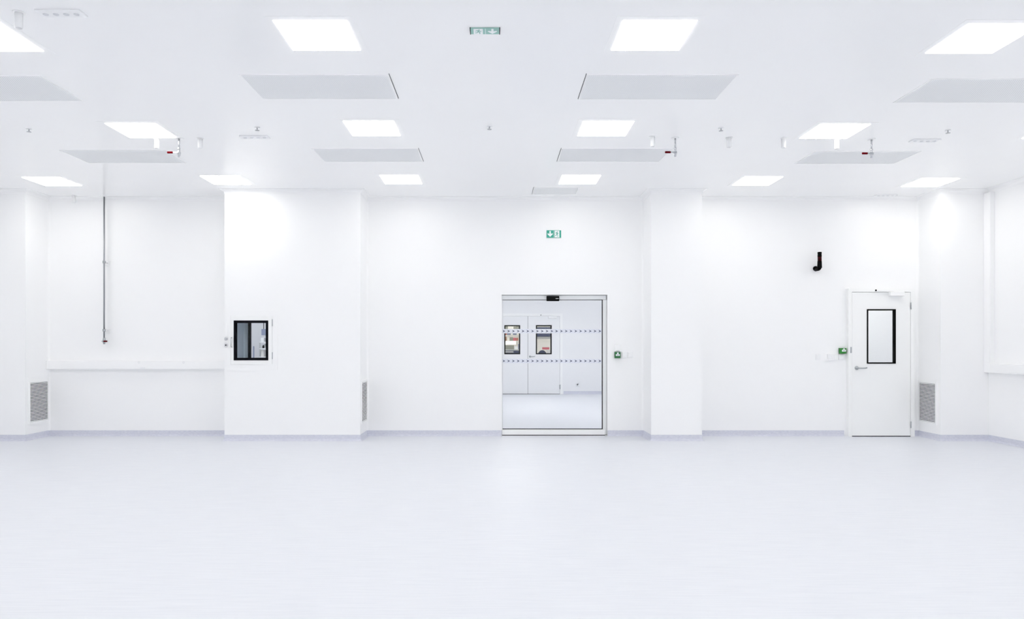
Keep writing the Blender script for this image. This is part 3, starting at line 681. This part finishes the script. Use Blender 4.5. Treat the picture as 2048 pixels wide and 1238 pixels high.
# ------------------------------------------------------------------ cable trunking
def trunk_left():
    z0, z1 = Z(739, 9.93), Z(721, 9.93)
    t = thing('cable_trunking', ((NL+PIER1[0])/2, YB, z0), 'long white horizontal cable trunking across the recessed wall at left', 'cable trunking')
    MB().box(NL+.001, PIER1[0]-.001, YB-.062, YB, z0, z1, .004).build('channel', 'white', t)
    MB().box(NL+.004, PIER1[0]-.004, YB-.066, YB-.060, z0+.012, z1-.020, .002).build('cover', 'white', t)
    for px, py in ((277.5, 724.8), (367, 725)):
        MB().lathe((X(px, 9.93), YB-.061, Z(py, 9.93)), (0, -1, 0), [(0, .014), (.006, .014), (.006, .009), (.003, .008)], 14).build('clip', 'grey_socket', t)
    MB().box(X(280, 9.93), X(290, 9.93), YB-.074, YB-.064, Z(737, 9.93), Z(734, 9.93), .003).build('latch', 'plastic', t)
trunk_left()
def trunk_right():
    t = thing('cable_trunking', (XR-.03, 9.44, .908), 'white cable trunking running down the right corner and along the right wall', 'cable trunking')
    MB().box(XR-.065, XR-.001, 9.375, 9.498, .908, CEIL-.062, .004).build('upright_channel', 'white', t)
    MB().box(XR-.067, XR-.06, 9.39, 9.48, 1.04, CEIL-.062, .002).build('upright_cover', 'white', t)
    MB().box(XR-.065, XR-.001, 2.0, 9.375, .908, 1.030, .004).build('channel', 'white', t)
    MB().box(XR-.067, XR-.06, 2.0, 9.36, .922, 1.008, .002).build('cover', 'white', t)
trunk_right()

# ------------------------------------------------------------------ compressed air drop pipe
def drop_pipe():
    d = 9.905; x = X(208.3, d); zb = Z(676, d)
    t = thing('compressed_air_pipe', (x, d, CEIL), 'thin steel drop pipe with red valve handle on the recessed left wall', 'pipe')
    MB().lathe((x, d, CEIL-.0), (0, 0, -1), [(0, .040), (.006, .040), (.012, .030), (.018, .012)], 22).build('ceiling_flange', 'white', t)
    MB().lathe((x, d, CEIL-.01), (0, 0, -1), [(0, .0105), (CEIL-.01-zb, .0105)], 16).build('pipe', 'pipe_steel', t)
    for py in (524.0, 660.5):
        z = Z(py, d)
        c = MB().lathe((x, d, z-.017), (0, 0, 1), [(0, .013), (.002, .022), (.012, .022), (.013, .019), (.021, .019), (.022, .022), (.032, .022), (.034, .013)], 18).build('pipe_clamp', 'steel', t)
        MB().lathe((x, d+.015, z-.004), (0, 1, 0), [(0, .008), (YB-.012-d-.015, .008)], 10).build('stand_off', 'white', c)
        MB().box(x-.035, x+.035, YB-.014, YB, z-.045, z+.025, .003).build('wall_plate', 'white', c)
    zv = Z(682.6, d)
    MB().lathe((x, d, zb+.004), (0, 0, -1), [(0, .011), (.004, .016), (.020, .016), (.028, .020), (.064, .020), (.070, .014), (.088, .014), (.090, .008)], 16).build('valve_body', 'steel', t)
    lv = MB().lathe((x, d-.012, zv), (0, -1, 0), [(0, .011), (.020, .011), (.022, .007)], 12).box(x-.016, x+.012, d-.036, d-.031, zv-.007, zv+.007, .001).build('lever', 'steel', t)
    MB().box(x+.008, x+.062, d-.041, d-.026, zv-.010, zv+.010, .005).build('grip', 'red', lv)
drop_pipe()

# ------------------------------------------------------------------ beacon, call points, switches
def beacon():
    d = 9.865; x = X(1639.2, d); w = .028
    t = thing('signal_beacon', (x, YB, Z(540, d)), 'black signal beacon on an elbow bracket on the wall left of the single door', 'beacon')
    MB().lathe((x, d, Z(536, d)), (0, 0, 1), [(0, .031), (.09, .0285), (Z(522, d)-Z(536, d), .0275)], 24).build('base', 'black', t)
    MB().lathe((x, d, Z(522, d)), (0, 0, 1), [(0, .0265), (Z(513.5, d)-Z(522, d), .0265)], 24).build('red_lens', 'red_lens', t)
    MB().lathe((x, d, Z(513.5, d)), (0, 0, 1), [(0, .0275), (Z(510, d)-Z(513.5, d), .0275), (Z(509.6, d)-Z(513.5, d), .0245), (Z(508.8, d)-Z(513.5, d), .0265), (Z(504.6, d)-Z(513.5, d), .0275), (Z(504, d)-Z(513.5, d), .024)], 24).build('cap', 'black', t)
    MB().tube([(x, d, Z(534, d)), (x, d+.004, Z(536.5, d)), (x, d+.03, Z(537.6, d)), (x, YB-.012, Z(537.6, d))], .024, 14).build('elbow', 'black', t)
    MB().lathe((x, YB, Z(537.6, YB)+.004), (0, -1, 0), [(0, .033), (.016, .033), (.020, .028)], 22).build('wall_plate', 'black', t)
beacon()
def call_point(px0, px1, py0, py1, label, m, lx0, lx1, ly0, ly1):
    d = 9.965; x0, x1, z0, z1 = X(px0, d), X(px1, d), Z(py1, d), Z(py0, d); w, h = x1-x0, z1-z0
    t = thing('call_point', ((x0+x1)/2, YB, z0), label, 'emergency call point')
    MB().box(x0-.001, x1+.001, YB-.018, YB, z0-.001, z1+.001, .003).build('back_box', 'green_dark', t)
    MB().box(x0, x1, d-.015, YB-.017, z0, z1, .006, 3).build('cover', m, t)
    lb = MB().box(x0+w*lx0, x0+w*lx1, d-.0168, d-.0145, z0+h*ly0, z0+h*ly1, .0008).build('press_panel', 'label', t)
    cx, cz = x0+w*(lx0+lx1)/2, z0+h*ly1
    MB().prism([(cx-.010, cz), (cx+.010, cz), (cx+.010, z1-.004), (cx-.010, z1-.004)], 'y', d-.0162, d-.0148).build('arrow_print', 'label', t)
    b = MB(); zc = z0+h*(ly0+ly1)/2
    for k in (-1, 1): b.box(cx-w*.16, cx+w*.16, d-.0176, d-.0166, zc+k*.006-.002, zc+k*.006+.002)
    b.build('text_print', 'ink', lb)
    MB().box(x0+w*.3, x0+w*.74, d-.0162, d-.0145, z0+h*.06, z0+h*.14).build('slot', 'green_dark', t)
call_point(1229.6, 1241.0, 704.3, 716.2, 'green emergency call point beside the sliding door', 'green_box2', .14, .86, .36, .66)
call_point(1679.6, 1692.2, 696.3, 707.3, 'bright green emergency call point beside the single door', 'green_box', .26, .90, .36, .72)
def plate(nm, px0, px1, py0, py1, label, cat, depth=.012, kind='rocker'):
    d = YB-depth/2; x0, x1, z0, z1 = X(px0, d), X(px1, d), Z(py1, d), Z(py0, d)
    t = thing(nm, ((x0+x1)/2, YB, z0), label, cat)
    MB().box(x0, x1, YB-depth, YB, z0, z1, .004, 3).build('plate', 'plastic', t)
    cx, cz = (x0+x1)/2, (z0+z1)/2
    if kind == 'rocker': MB().box(x0+.014, x1-.014, YB-depth-.005, YB-depth+.001, z0+.014, z1-.014, .003).build('rocker', 'plastic', t)
    elif kind == 'socket': MB().lathe((cx, YB-depth+.001, cz), (0, -1, 0), [(0, .024), (.005, .024), (.005, .020), (.0015, .019)], 20).build('socket', 'plastic', t)
    elif kind == 'reader': MB().box(x0+.012, x1-.012, YB-depth-.004, YB-depth+.001, z0+.006, z0+.018, .002).build('slot', 'grey_socket', t)
    return t
plate('card_reader', 1229.8, 1240.4, 689.5, 702.6, 'small white reader above the green call point at the sliding door', 'card reader', .03, 'reader')
plate('light_switch', 1243.0, 1253.4, 704, 715.5, 'white light switch next to the green call point at the sliding door', 'light switch')
plate('light_switch', 1254.6, 1265.8, 704, 715.5, 'white light switch furthest right of the sliding door', 'light switch')
plate('light_switch', 1631.2, 1640.4, 708.3, 719.8, 'lone white switch plate left of the others near the single door', 'light switch')
plate('wall_socket', 1655.2, 1664.2, 708.2, 720.8, 'thick white wall socket in the row below the bright green call point', 'wall socket', .045, 'socket')
plate('light_switch', 1665.2, 1676.6, 708.6, 720.2, 'white switch plate right of the thick socket by the single door', 'light switch', .016)
plate('light_switch', 1677.6, 1689.4, 708.6, 720.2, 'white switch plate directly under the bright green call point', 'light switch', .012)

# ------------------------------------------------------------------ camera, world, view
cd = bpy.data.cameras.new('camera'); cam = bpy.data.objects.new('camera', cd); COL.objects.link(cam)
cam.location = (0, 0, CAM_Z); cam.rotation_euler = (math.pi/2, 0, 0)
cd.sensor_fit = 'HORIZONTAL'; cd.sensor_width = 36; cd.lens = 36*F/2048
cd.shift_x = (1024-CX)/2048; cd.shift_y = (CY-619)/2048
cd.clip_start = .05; cd.clip_end = 100
S.camera = cam
w = bpy.data.worlds.new('world'); S.world = w; w.use_nodes = True
w.node_tree.nodes['Background'].inputs[0].default_value = (.8, .85, .95, 1); w.node_tree.nodes['Background'].inputs[1].default_value = 0.0
vs_ = S.view_settings; vs_.view_transform = 'Standard'; vs_.look = 'None'; vs_.gamma = 1; vs_.use_curve_mapping = False; vs_.exposure = 0.0
c = S.cycles; c.max_bounces = 22; c.diffuse_bounces = 18; c.glossy_bounces = 5; c.transmission_bounces = 8; c.transparent_max_bounces = 16
c.use_denoising = True; c.use_adaptive_sampling = True; c.adaptive_threshold = .06; c.caustics_reflective = False; c.caustics_refractive = False; c.sample_clamp_indirect = 8
for o in bpy.data.objects:
    if '_w' in o: del o['_w']
